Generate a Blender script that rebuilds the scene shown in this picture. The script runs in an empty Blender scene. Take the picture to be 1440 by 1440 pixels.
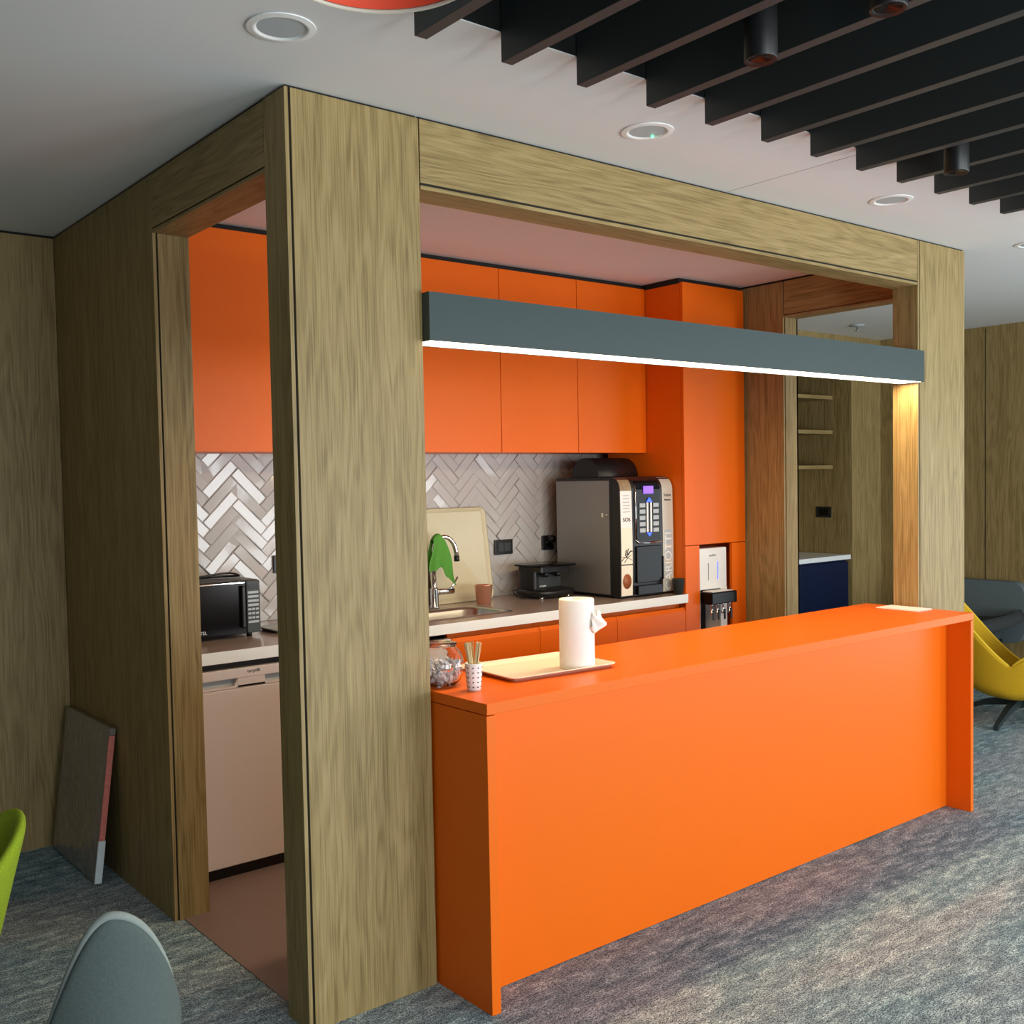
import bpy, bmesh, math, random
from mathutils import Vector, Matrix
random.seed(7)
S = bpy.context.scene
COL = S.collection
PI = math.pi
H = 2.732            # ceiling height

# ------------------------------------------------------------------ camera
cam = bpy.data.cameras.new('camera'); co = bpy.data.objects.new('camera', cam); COL.objects.link(co)
Rv = Vector((0.7815591875865521, -0.6235228810294096, -0.01960747642694942))
Uv = Vector((0.04209738250237014, 0.021356036167874605, 0.9988852437120319))
Fv = Vector((0.6224090670013555, 0.7815133630028223, -0.04293968749910799))
m = Matrix.Identity(4)
for i in range(3):
    m[i][0] = Rv[i]; m[i][1] = Uv[i]; m[i][2] = -Fv[i]
m[0][3], m[1][3], m[2][3] = -1.4177, -2.6853, 1.6
co.matrix_world = m
cam.sensor_width = 36; cam.lens = 1466.69 / 1440 * 36
cam.shift_x = (720 - 693.144) / 1440; cam.shift_y = (740.5 - 720) / 1440
cam.clip_start = 0.02
S.camera = co
# ------------------------------------------------------------------ world, light, exposure
w = bpy.data.worlds.new('world'); S.world = w; w.use_nodes = True
bg = w.node_tree.nodes['Background']; bg.inputs[0].default_value = (0.62, 0.80, 0.95, 1); bg.inputs[1].default_value = 0.35
S.view_settings.view_transform = 'Standard'; S.view_settings.look = 'None'
S.view_settings.gamma = 1; S.view_settings.use_curve_mapping = False
S.view_settings.exposure = 0.68
def area(name, loc, rot, sx, sy, power, color):
    l = bpy.data.lights.new(name, 'AREA'); l.shape = 'RECTANGLE'; l.size = sx; l.size_y = sy
    l.energy = power; l.color = color
    o = bpy.data.objects.new(name, l); COL.objects.link(o); o.location = loc; o.rotation_euler = rot
    return o
# daylight through the two window walls behind and to the right of the camera
WY = -4.9            # plane of the window wall behind the camera
for i_ in range(5):
    area('daylight_front', (-1.7+1.85*i_, WY+0.10, 1.14), (PI/2, 0, 0), 1.05, 1.76, 13 if i_ == 0 else 46, (0.93, 0.985, 1.0))
area('daylight_side', (6.62, -2.9, 1.14), (PI/2, 0, PI/2), 3.0, 1.76, 44, (0.90, 0.97, 1.0))

# ------------------------------------------------------------------ materials
def srgb(r, g, b):
    f = lambda c: (c/255/12.92) if c/255 <= 0.04045 else ((c/255+0.055)/1.055)**2.4
    return (f(r), f(g), f(b), 1)
MATS = {}
def base(name):
    mt = bpy.data.materials.new(name); mt.use_nodes = True
    nt = mt.node_tree; p = nt.nodes['Principled BSDF']
    return mt, nt, p
def ND(nt, t, **k):
    n = nt.nodes.new(t)
    for a, v in k.items(): setattr(n, a, v)
    return n
def plain(name, col, rough=0.5, metal=0, spec=0.5, var=0.04, bump=0.0, bscale=200, coat=0, trans=0, ior=1.45, vscale=3, bdist=0.002):
    mt, nt, p = base(name)
    p.inputs['Roughness'].default_value = rough; p.inputs['Metallic'].default_value = metal
    p.inputs['Specular IOR Level'].default_value = spec; p.inputs['Coat Weight'].default_value = coat
    p.inputs['Coat Roughness'].default_value = 0.08
    p.inputs['Transmission Weight'].default_value = trans; p.inputs['IOR'].default_value = ior
    tc = ND(nt, 'ShaderNodeTexCoord'); nz = ND(nt, 'ShaderNodeTexNoise'); nz.inputs['Scale'].default_value = vscale
    nz.inputs['Detail'].default_value = 5
    nt.links.new(tc.outputs['Object'], nz.inputs['Vector'])
    mx = ND(nt, 'ShaderNodeMix', data_type='RGBA')
    mx.inputs[6].default_value = [c*(1-var) for c in col[:3]]+[1]; mx.inputs[7].default_value = [min(1, c*(1+var)) for c in col[:3]]+[1]
    nt.links.new(nz.outputs[0], mx.inputs[0]); nt.links.new(mx.outputs[2], p.inputs['Base Color'])
    if bump:
        n2 = ND(nt, 'ShaderNodeTexNoise'); n2.inputs['Scale'].default_value = bscale; n2.inputs['Detail'].default_value = 3
        nt.links.new(tc.outputs['Object'], n2.inputs['Vector'])
        b = ND(nt, 'ShaderNodeBump'); b.inputs['Strength'].default_value = bump; b.inputs['Distance'].default_value = bdist
        nt.links.new(n2.outputs[0], b.inputs['Height']); nt.links.new(b.outputs[0], p.inputs['Normal'])
    return mt
def wood(name, axis, c_dark, c_mid, c_light, rough=0.5):
    mt, nt, p = base(name)
    p.inputs['Roughness'].default_value = rough; p.inputs['Specular IOR Level'].default_value = 0.35
    L = nt.links.new
    tc = ND(nt, 'ShaderNodeTexCoord')
    def mapped(across, along):
        mp = ND(nt, 'ShaderNodeMapping')
        sc = [across]*3; sc['xyz'.index(axis)] = along
        mp.inputs['Scale'].default_value = sc
        L(tc.outputs['Object'], mp.inputs['Vector']); return mp
    m1 = mapped(3.2, 0.36)
    n1 = ND(nt, 'ShaderNodeTexNoise'); n1.inputs['Scale'].default_value = 1; n1.inputs['Detail'].default_value = 4; n1.inputs['Roughness'].default_value = 0.55
    L(m1.outputs[0], n1.inputs['Vector'])
    mul = ND(nt, 'ShaderNodeMath', operation='MULTIPLY'); mul.inputs[1].default_value = 140; L(n1.outputs[0], mul.inputs[0])
    sn = ND(nt, 'ShaderNodeMath', operation='SINE'); L(mul.outputs[0], sn.inputs[0])
    m2 = mapped(230, 4.5); n2 = ND(nt, 'ShaderNodeTexNoise'); n2.inputs['Scale'].default_value = 1; n2.inputs['Detail'].default_value = 3
    L(m2.outputs[0], n2.inputs['Vector'])
    m3 = mapped(26, 0.8); n3 = ND(nt, 'ShaderNodeTexNoise'); n3.inputs['Scale'].default_value = 1; n3.inputs['Detail'].default_value = 6
    L(m3.outputs[0], n3.inputs['Vector'])
    a = ND(nt, 'ShaderNodeMath', operation='MULTIPLY_ADD'); a.inputs[1].default_value = 0.045; a.inputs[2].default_value = 0.0; L(sn.outputs[0], a.inputs[0])
    b = ND(nt, 'ShaderNodeMath', operation='MULTIPLY_ADD'); b.inputs[1].default_value = 0.55; L(n2.outputs[0], b.inputs[0]); L(a.outputs[0], b.inputs[2])
    c = ND(nt, 'ShaderNodeMath', operation='MULTIPLY_ADD'); c.inputs[1].default_value = 0.30; L(n3.outputs[0], c.inputs[0]); L(b.outputs[0], c.inputs[2])
    cr = ND(nt, 'ShaderNodeValToRGB'); L(c.outputs[0], cr.inputs[0])
    cr.color_ramp.elements[0].position = 0.26; cr.color_ramp.elements[0].color = c_dark
    cr.color_ramp.elements[1].position = 0.60; cr.color_ramp.elements[1].color = c_light
    e = cr.color_ramp.elements.new(0.43); e.color = c_mid
    L(cr.outputs[0], p.inputs['Base Color'])
    bp = ND(nt, 'ShaderNodeBump'); bp.inputs['Strength'].default_value = 0.15; bp.inputs['Distance'].default_value = 0.001
    L(n2.outputs[0], bp.inputs['Height']); L(bp.outputs[0], p.inputs['Normal'])
    return mt
OAK = (srgb(118, 98, 58), srgb(152, 130, 84), srgb(172, 150, 104))
M = {}
for ax in 'xyz': M['wood_'+ax] = wood('oak_veneer_'+ax, ax, *OAK)
M['gap'] = plain('dark_shadow_gap', (0.012, 0.010, 0.008, 1), 0.8)
M['orange'] = plain('orange_lacquer', (0.82, 0.142, 0.004, 1), 0.38, spec=0.28, var=0.02)
M['ceiling'] = plain('white_ceiling_paint', (0.72, 0.73, 0.72, 1), 0.85, var=0.02, vscale=1.2)
M['black'] = plain('black_plastic', (0.012, 0.012, 0.013, 1), 0.35)
M['gloss_black'] = plain('gloss_black', (0.005, 0.005, 0.006, 1), 0.16, spec=0.17)
M['baffle'] = plain('charcoal_baffle', srgb(54, 59, 59), 0.45, var=0.05)
M['void'] = plain('black_void_felt', (0.004, 0.004, 0.004, 1), 0.95)
M['bar'] = plain('grey_green_metal', srgb(56, 70, 70), 0.45, var=0.03)
M['white'] = plain('white_plastic', srgb(236, 238, 236), 0.35, var=0.01)
M['fridge'] = plain('white_enamel', srgb(222, 212, 210), 0.35, var=0.01)
M['worktop'] = plain('taupe_worktop', srgb(170, 156, 148), 0.16, var=0.06, vscale=60)
M['edge'] = plain('white_worktop_edge', srgb(240, 244, 244), 0.35, var=0.01)
M['grout'] = plain('grout', srgb(190, 186, 182), 0.8)
M['tile'] = plain('glazed_tile', srgb(196, 193, 189), 0.09, var=0.03, bump=0.25, bscale=14)
M['chrome'] = plain('chrome', (0.75, 0.76, 0.77, 1), 0.08, metal=1)
M['steel'] = plain('brushed_steel', (0.50, 0.51, 0.50, 1), 0.28, metal=1, var=0.06)
M['silver'] = plain('silver_panel', srgb(150, 150, 148), 0.4, metal=0.6)
M['copper'] = plain('copper', srgb(240, 186, 158), 0.2, metal=0.8)
M['blue'] = plain('navy_laminate', srgb(6, 26, 62), 0.4)
M['beige_tray'] = plain('beige_tray', srgb(208, 198, 162), 0.35, var=0.05)
M['cream_tray'] = plain('cream_tray', srgb(244, 224, 202), 0.3, var=0.02)
M['paper'] = plain('paper_towel', srgb(244, 242, 236), 0.9, bump=0.4, bscale=350)
M['napkin'] = plain('napkin_paper', srgb(246, 238, 234), 0.9)
M['birch'] = plain('birch_stick', srgb(226, 204, 156), 0.6, var=0.1, vscale=30)
M['green_cloth'] = plain('green_microfibre', srgb(86, 150, 58), 0.95, bump=0.6, bscale=300)
M['vinyl'] = plain('brown_vinyl_floor', srgb(128, 110, 106), 0.5, var=0.08, vscale=14)
M['lime'] = plain('lime_felt', srgb(150, 172, 34), 0.95, var=0.35, bump=0.5, bscale=250, vscale=160)
M['grey_felt'] = plain('grey_felt', srgb(84, 95, 93), 0.95, var=0.18, bump=0.5, bscale=250, vscale=120)
M['yellow_lit_edge'] = plain('yellow_lit_rim', srgb(222, 186, 48), 0.85, var=0.1, vscale=120)  # lighter yellow so the rim stands out as if lit
M['felt_lit_edge'] = plain('felt_lit_edge', srgb(140, 149, 144), 0.9, var=0.1, vscale=120)  # lighter felt colour, stands for light caught by the rim
M['yellow'] = plain('yellow_weave', srgb(198, 158, 20), 0.9, var=0.22, bump=0.5, bscale=300, vscale=140)
M['sofa'] = plain('slate_fabric', srgb(100, 112, 116), 0.9, var=0.06, bump=0.3)
M['sofa_dark'] = plain('charcoal_fabric', srgb(52, 56, 58), 0.9, var=0.06, bump=0.3)
M['cushion'] = plain('mustard_cushion', srgb(96, 66, 14), 0.95, var=0.15)
M['iron'] = plain('dark_grey_metal', srgb(52, 62, 64), 0.4, metal=0.4)
M['wrap'] = plain('plastic_wrap', srgb(138, 128, 122), 0.22, var=0.25, bump=1.0, bscale=7, coat=0.8, vscale=8, bdist=0.02)
M['red_edge'] = plain('red_canvas_edge', srgb(236, 130, 118), 0.35, var=0.35, bump=0.5, bscale=60, vscale=60)
M['foam'] = plain('foam_corner', srgb(224, 236, 240), 0.5, var=0.1, vscale=40)
M['red'] = plain('red_enamel', srgb(222, 84, 58), 0.35)
M['offwhite'] = plain('off_white', srgb(206, 196, 180), 0.5)
M['brown_dark'] = plain('dark_brown', srgb(52, 44, 42), 0.5)
M['lightgrey'] = plain('light_grey_plastic', srgb(176, 186, 190), 0.4)
M['taupe_print'] = plain('taupe_print', srgb(150, 128, 96), 0.4, var=0.5, vscale=40)
M['panel_cream'] = plain('cream_print', srgb(238, 226, 202), 0.35, var=0.08, vscale=30)
M['panel_grey'] = plain('warm_grey_print', srgb(196, 192, 180), 0.35, var=0.04)
M['coffee'] = plain('coffee_print', srgb(160, 92, 54), 0.4, var=0.1)
M['ink'] = plain('ink', (0.01, 0.01, 0.01, 1), 0.6)
M['greyink'] = plain('grey_ink', srgb(110, 112, 110), 0.6)
M['amber'] = plain('amber_glass', srgb(170, 100, 30), 0.1, trans=0.6)
M['sachet'] = plain('sachet_wrap', srgb(226, 226, 230), 0.25, var=0.2, vscale=40)
def glass(name, tint=(1, 1, 1, 1), rough=0.0):
    mt, nt, p = base(name)
    p.inputs['Base Color'].default_value = tint; p.inputs['Transmission Weight'].default_value = 1
    p.inputs['Roughness'].default_value = rough; p.inputs['IOR'].default_value = 1.45
    return mt
M['glass'] = glass('clear_glass')
def emit(name, col, st):
    mt, nt, p = base(name)
    p.inputs['Base Color'].default_value = col; p.inputs['Emission Color'].default_value = col
    p.inputs['Emission Strength'].default_value = st
    return mt
M['led'] = emit('led_diffuser', (1.0, 0.82, 0.60, 1), 3.6)
M['display'] = emit('violet_display', (0.22, 0.10, 0.85, 1), 0.75)
M['blue_led'] = emit('blue_led', (0.05, 0.12, 1.0, 1), 0.9)
M['green_led'] = emit('green_led', (0.1, 1.0, 0.4, 1), 2.5)
def carpet():
    mt, nt, p = base('streaked_carpet'); L = nt.links.new
    p.inputs['Roughness'].default_value = 0.97; p.inputs['Specular IOR Level'].default_value = 0.1
    tc = ND(nt, 'ShaderNodeTexCoord')
    def noise(sx, sy, det=5, rough=0.6, loc=0):
        mp = ND(nt, 'ShaderNodeMapping'); mp.inputs['Scale'].default_value = (sx, sy, 1); mp.inputs['Location'].default_value = (loc, loc*.7, 0)
        L(tc.outputs['Object'], mp.inputs['Vector'])
        n = ND(nt, 'ShaderNodeTexNoise'); n.inputs['Scale'].default_value = 1; n.inputs['Detail'].default_value = det; n.inputs['Roughness'].default_value = rough
        L(mp.outputs[0], n.inputs['Vector']); return n.outputs[0]
    big = noise(0.55, 1.7, 3, 0.5, 3.1)
    streak = noise(9, 28, 6, 0.75)
    fine = noise(75, 190, 2, 0.8)
    speck = noise(230, 260, 1, 0.5)
    def ramp(inp, stops):
        cr = ND(nt, 'ShaderNodeValToRGB'); L(inp, cr.inputs[0])
        cr.color_ramp.elements[0].position, cr.color_ramp.elements[0].color = stops[0]
        cr.color_ramp.elements[1].position, cr.color_ramp.elements[1].color = stops[-1]
        for s in stops[1:-1]:
            e = cr.color_ramp.elements.new(s[0]); e.color = s[1]
        return cr.outputs[0]
    # two yarn palettes: teal-grey and warm grey, swapped in long bands
    teal = ramp(streak, [(0.30, srgb(74, 98, 110)), (0.5, srgb(122, 146, 156)), (0.70, srgb(184, 208, 212))])
    warm = ramp(streak, [(0.30, srgb(104, 112, 120)), (0.5, srgb(146, 156, 162)), (0.70, srgb(198, 208, 208))])
    f = ramp(big, [(0.44, (0, 0, 0, 1)), (0.58, (1, 1, 1, 1))])
    mx = ND(nt, 'ShaderNodeMix', data_type='RGBA'); L(f, mx.inputs[0]); L(teal, mx.inputs[6]); L(warm, mx.inputs[7])
    add = ND(nt, 'ShaderNodeMath', operation='ADD'); L(fine, add.inputs[0]); L(speck, add.inputs[1])
    g = ramp(add.outputs[0], [(0.0, (0, 0, 0, 1)), (1.0, (1, 1, 1, 1))])
    mp2 = ND(nt, 'ShaderNodeMapRange'); mp2.inputs[1].default_value = 0.86; mp2.inputs[2].default_value = 1.14
    mp2.inputs[3].default_value = 0.30; mp2.inputs[4].default_value = 1.70; L(add.outputs[0], mp2.inputs[0])
    ml = ND(nt, 'ShaderNodeMix', data_type='RGBA', blend_type='MULTIPLY'); ml.inputs[0].default_value = 1
    L(mx.outputs[2], ml.inputs[6])
    cmb = ND(nt, 'ShaderNodeCombineColor')
    for i in range(3): L(mp2.outputs[0], cmb.inputs[i])
    L(cmb.outputs[0], ml.inputs[7]); L(ml.outputs[2], p.inputs['Base Color'])
    b = ND(nt, 'ShaderNodeBump'); b.inputs['Strength'].default_value = 0.5; b.inputs['Distance'].default_value = 0.004
    L(fine, b.inputs['Height']); L(b.outputs[0], p.inputs['Normal'])
    return mt
M['carpet'] = carpet()

# ------------------------------------------------------------------ mesh helpers
class MB:
    def __init__(s): s.bm = bmesh.new()
    def _new(s, verts, faces, m, smooth=False):
        vs = [s.bm.verts.new(v) for v in verts]; fs = []
        for f in faces:
            try: fc = s.bm.faces.new([vs[i] for i in f])
            except ValueError: continue
            fc.material_index = m; fc.smooth = smooth; fs.append(fc)
        return vs, fs
    def box(s, x0, x1, y0, y1, z0, z1, m=0, bev=0.0, seg=2):
        v = [(x, y, z) for x in (x0, x1) for y in (y0, y1) for z in (z0, z1)]
        f = [(0, 1, 3, 2), (4, 6, 7, 5), (0, 4, 5, 1), (2, 3, 7, 6), (0, 2, 6, 4), (1, 5, 7, 3)]
        vs, fs = s._new(v, f, m)
        if bev:
            es = list({e for fc in fs for e in fc.edges})
            r = bmesh.ops.bevel(s.bm, geom=es, offset=bev, segments=seg, affect='EDGES', profile=0.5)
            for fc in r['faces']: fc.material_index = m
        return s
    def prism(s, pts, axis, a, b, m=0, smooth=False):
        """outline pts (2D) extruded along axis from a to b; pts in the order of the two other axes"""
        def P(p, t):
            if axis == 'x': return (t, p[0], p[1])
            if axis == 'y': return (p[0], t, p[1])
            return (p[0], p[1], t)
        n = len(pts)
        v = [P(p, a) for p in pts] + [P(p, b) for p in pts]
        f = [tuple(range(n-1, -1, -1)), tuple(range(n, 2*n))] + [(i, (i+1) % n, n+(i+1) % n, n+i) for i in range(n)]
        vs, fs = s._new(v, f, m)
        if smooth:
            for fc in fs[2:]: fc.smooth = True
        return s
    def lathe(s, prof, c=(0, 0, 0), m=0, n=32, smooth=True, axis='z', cap=True):
        vs = []; faces = []
        for (r, z) in prof:
            for i in range(n):
                a = 2*PI*i/n; q = (r*math.cos(a), r*math.sin(a), z)
                if axis == 'x': q = (z, q[0], q[1])
                if axis == 'y': q = (q[0], z, q[1])
                vs.append((c[0]+q[0], c[1]+q[1], c[2]+q[2]))
        for j in range(len(prof)-1):
            for i in range(n):
                faces.append((j*n+i, j*n+(i+1) % n, (j+1)*n+(i+1) % n, (j+1)*n+i))
        if cap:
            if prof[0][0] > 1e-5: faces.append(tuple(range(n-1, -1, -1)))
            if prof[-1][0] > 1e-5: faces.append(tuple((len(prof)-1)*n+i for i in range(n)))
        s._new(vs, faces, m, smooth)
        return s
    def tube(s, pts, r, m=0, n=10, taper=None):
        P = [Vector(p) for p in pts]; rings = []; up = Vector((0, 0, 1))
        for i, p in enumerate(P):
            t = (P[min(i+1, len(P)-1)] - P[max(i-1, 0)]).normalized()
            a = t.cross(up)
            if a.length < 1e-3: a = t.cross(Vector((0, 1, 0)))
            a.normalize(); b = t.cross(a)
            rr = r if taper is None else r*(1-taper*i/(len(P)-1))
            rings += [tuple(p + rr*(math.cos(2*PI*k/n)*a + math.sin(2*PI*k/n)*b)) for k in range(n)]
        f = [(j*n+k, j*n+(k+1) % n, (j+1)*n+(k+1) % n, (j+1)*n+k) for j in range(len(P)-1) for k in range(n)]
        f += [tuple(range(n-1, -1, -1)), tuple((len(P)-1)*n+k for k in range(n))]
        s._new(rings, f, m, True)
        return s
    def grid(s, fn, nu, nv, m=0, smooth=True, wrap=False):
        v = [fn(i/(nu if wrap else nu-1), j/(nv-1)) for j in range(nv) for i in range(nu)]
        f = [(j*nu+i, j*nu+(i+1) % nu, (j+1)*nu+(i+1) % nu, (j+1)*nu+i) for j in range(nv-1) for i in range(nu if wrap else nu-1)]
        s._new(v, f, m, smooth)
        return s
    def build(s, name, mats, parent=None, loc=None, local=False):
        bmesh.ops.recalc_face_normals(s.bm, faces=s.bm.faces)
        me = bpy.data.meshes.new(name)
        off = Vector(loc) if loc is not None else Vector((0, 0, 0))
        if parent is not None and not local:
            q = parent; off = Vector((0, 0, 0))
            while q is not None: off += q.location; q = q.parent
        if not local:
            for v in s.bm.verts: v.co -= off
        s.bm.to_mesh(me); s.bm.free()
        for mm in (mats if isinstance(mats, (list, tuple)) else [mats]): me.materials.append(M[mm] if isinstance(mm, str) else mm)
        o = bpy.data.objects.new(name, me); COL.objects.link(o)
        if parent is not None: o.parent = parent
        elif loc is not None: o.location = loc
        return o
def tag(o, label, cat, group=None, kind=None):
    o['label'] = label; o['category'] = cat
    if group: o['group'] = group
    if kind: o['kind'] = kind
    return o
def thing(name, label, cat, loc=(0, 0, 0), group=None, rz=0):
    o = bpy.data.objects.new(name, None); COL.objects.link(o); o.location = loc; o.rotation_euler = (0, 0, rz)
    o.empty_display_size = 0.05
    return tag(o, label, cat, group)
def struct(o, label=None, cat=None):
    o['kind'] = 'structure'
    if label: o['label'] = label
    if cat: o['category'] = cat
    return o
def dup(o, loc, label=None, rot=None):
    c = o.copy(); COL.objects.link(c); c.location = loc
    if rot is not None: c.rotation_euler = rot
    if label: c['label'] = label
    def kids(a, b):
        for ch in [x for x in list(COL.objects) if x.parent is a]:
            k = ch.copy(); COL.objects.link(k); k.parent = b; kids(ch, k)
    kids(o, c)
    return c
def text(name, s, size, loc, rot, mat, parent=None, ext=0.0006, align='LEFT', sx=1.0, label=None):
    """lettering turned into a thin mesh; rot is a 3x3 given as (right, up) vectors"""
    cu = bpy.data.curves.new(name, 'FONT'); cu.body = s; cu.size = size; cu.extrude = ext; cu.align_x = align; cu.align_y = 'CENTER'
    tmp = bpy.data.objects.new(name, cu); COL.objects.link(tmp)
    dg = bpy.context.evaluated_depsgraph_get(); dg.update()
    me = bpy.data.meshes.new_from_object(tmp.evaluated_get(dg)); bpy.data.objects.remove(tmp)
    R, U = Vector(rot[0]), Vector(rot[1]); N = R.cross(U)
    off = Vector(loc); q = parent
    while q is not None: off -= q.location; q = q.parent
    for v in me.vertices: v.co = off + R*v.co.x*sx + U*v.co.y + N*v.co.z
    me.materials.clear(); me.materials.append(M[mat])
    o = bpy.data.objects.new(name, me); COL.objects.link(o)
    if parent is not None: o.parent = parent
    return o
FRONT = ((1, 0, 0), (0, 0, 1))       # reads on faces looking towards -Y
def bez(p0, p1, p2, p3, n=12):
    out = []
    for i in range(n+1):
        t = i/n; a = (1-t)**3; b = 3*t*(1-t)**2; c = 3*t*t*(1-t); d = t**3
        out.append(tuple(a*p0[k]+b*p1[k]+c*p2[k]+d*p3[k] for k in range(3)))
    return out

# ------------------------------------------------------------------ setting
struct(MB().box(-4.2, 6.9, WY-0.1, 3.0, -0.1, 0.0).build('floor', 'carpet'), 'streaked teal and warm grey carpet', 'floor')
struct(MB().box(0.035, 3.72, 0.004, 2.02, -0.002, 0.003).build('floor', 'vinyl'), 'brown vinyl floor inside the kitchen booth', 'floor')
# ceiling slab around the baffle recess, faint board joint
RX0, RX1, RY0, RY1 = 0.018, 3.62, -4.6, -0.612
c = MB()
c.box(-4.2, 6.9, RY1, 3.0, H, H+0.7); c.box(-4.2, 6.9, WY-0.1, RY0, H, H+0.7)
c.box(-4.2, RX0, RY0, RY1, H, H+0.7); c.box(RX1, 6.9, RY0, RY1, H, H+0.7)
struct(c.build('ceiling', 'ceiling'), 'white painted ceiling with a long recess', 'ceiling')
struct(MB().box(1.944, 1.946, -0.60, 0.0, H-0.0005, H+0.001).build('trim_1', 'greyink'), 'hairline joint in the white ceiling')
c = MB().box(RX0, RX1, RY0, RY1, H+0.45, H+0.6)
c.box(RX0, RX1, RY1-0.004, RY1-0.001, H+0.003, H+0.45); c.box(RX0+0.001, RX0+0.004, RY0, RY1, H+0.003, H+0.45); c.box(RX1-0.004, RX1-0.001, RY0, RY1, H+0.003, H+0.45)
struct(c.build('ceiling', 'void'), 'black lining of the ceiling recess')
# walls
def panels(mb, x0, x1, y, seams, z1=H, t=0.02):
    xs = [x0]+[s for s in seams if x0 < s < x1]+[x1]
    for a, b in zip(xs[:-1], xs[1:]): mb.box(a+0.0015, b-0.0015, y, y+t, 0, z1, 0)
    mb.box(x0, x1+0.13, y+t*.4, y+0.19, 0, H-0.0005, 1)
c = MB(); panels(c, -4.2, 0.0, 2.2, [-3.3, -2.2, -1.1], H-0.012)
struct(c.build('wall_left', ['wood_z', 'gap']), 'oak panelled wall left of the kitchen booth', 'wall')
struct(MB().box(-4.2, -4.0, WY-0.1, 2.2, 0, H).build('wall_side', 'baffle'), 'unseen side wall, made charcoal to keep the left dark')  # out of view, dark so little light bounces onto the booth side
c = MB().box(6.70, 6.9, -1.2, 3.0, 0, H-0.0005, 0)
for yy in (0.2, 1.3): c.box(6.697, 6.7005, yy, yy+0.004, 0, H-0.015, 1)
struct(c.build('wall_right', ['wood_z', 'gap']), 'oak panelled wall behind the lounge chairs', 'wall')
# window wall behind the camera: piers and glazing bars
def window_wall(name, along, fixed, a0, a1, n, facing):
    mb = MB(); fr = 0.06 if along == 'y' else 0.5
    def bx(u0, u1, z0, z1, d=0.1):
        if along == 'x': mb.box(u0, u1, fixed-d/2, fixed+d/2, z0, z1)
        else: mb.box(fixed-d/2, fixed+d/2, u0, u1, z0, z1)
    bx(a0, a1, 0, 0.22); bx(a0, a1, 2.05, H)
    for i in range(n+1):
        u = a0+(a1-a0)*i/n; bx(max(a0, u-fr/2), min(a1, u+fr/2), 0.22, 2.05)
    struct(mb.build(name, 'iron'))
window_wall('window_1', 'x', WY-0.05, -2.63, 6.62, 5, 1)
window_wall('window_2', 'y', 6.80, -4.9, -1.2, 3, 1)
struct(MB().box(-4.2, -2.63, WY-0.1, WY, 0, H).build('wall_front', 'baffle'))  # unseen, kept dark like the side wall to dim the left
# far wall (same plane as left wall) with the recess for shelves
ax0, ax1 = 4.9, 6.255
c = MB()
c.box(3.83, ax0, 2.2, 2.3, 0, H-0.0005, 0); c.box(ax1+0.012, 6.70, 2.2, 2.22, 0, H-0.0005, 0); c.box(ax0, ax1+0.012, 2.2, 2.22, 2.45, H-0.0005, 0)
c.box(ax1+0.002, ax1+0.010, 2.206, 2.9, 0, 2.45, 1); c.box(ax1+0.012, 6.70, 2.22, 2.9, 0, H-0.012, 1)
c.box(ax1, ax1+0.002, 2.2, 2.9, 0, 2.45, 0); c.box(ax0-0.02, ax0, 2.2, 2.9, 0, 2.45, 0)
c.box(ax0, ax1, 2.88, 2.9, 0, 2.45, 0); c.box(ax0, ax1, 2.22, 2.9, 2.45, 2.47, 0)
struct(c.build('wall_back', ['wood_z', 'gap']), 'oak wall with a shelved recess beyond the booth', 'wall')

# ------------------------------------------------------------------ the oak booth
D0, JY, KX = 0.131, 1.023, 3.826
booth = thing('kitchen_booth', 'oak veneer booth of posts, beams and panels framing the orange kitchen', 'booth', (0, 0, 0))
def clad_post(x0, x1, y0, y1, z0, z1, name, mat='wood_z', groove_x=(), left_edge=False, right_edge=False):
    mb = MB()
    mb.box(x0+0.006, x1-0.006, y0+0.006, y1-0.006, z0, z1-0.0006, 1)
    fx0 = x0+0.020 if left_edge else x0+0.002; fx1 = x1
    mb.box(fx0, fx1, y0, y0+0.012, z0, z1-0.008, 0)           # front board
    mb.box(x0, x0+0.012, y0, y1, z0, z1-0.008, 0)             # left board, its edge shows beside the groove
    mb.box(x1-0.012, x1, y0+0.0122, y1, z0, z1-0.008, 0)
    mb.box(x0+0.0122, x1-0.0122, y1-0.012, y1, z0, z1-0.008, 0)
    return mb.build(name, [mat, 'gap'], booth)
clad_post(0, 0.456, 0, D0, 0, H, 'post', left_edge=True)
clad_post(3.375, KX, 0, D0, 0, H, 'post', left_edge=True)
# front beam
zb = 2.510
mb = MB().box(0.462, 3.369, 0.006, D0-0.006, zb+0.006, H-0.0006, 1)
mb.box(0.461, 3.371, 0, 0.012, zb+0.020, H-0.008, 0); mb.box(0.461, 3.371, 0, D0, zb, zb+0.012, 0); mb.box(0.461, 3.371, D0-0.012, D0, zb+0.02, H-0.008, 0)
mb.build('beam', ['wood_x', 'gap'], booth)
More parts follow.
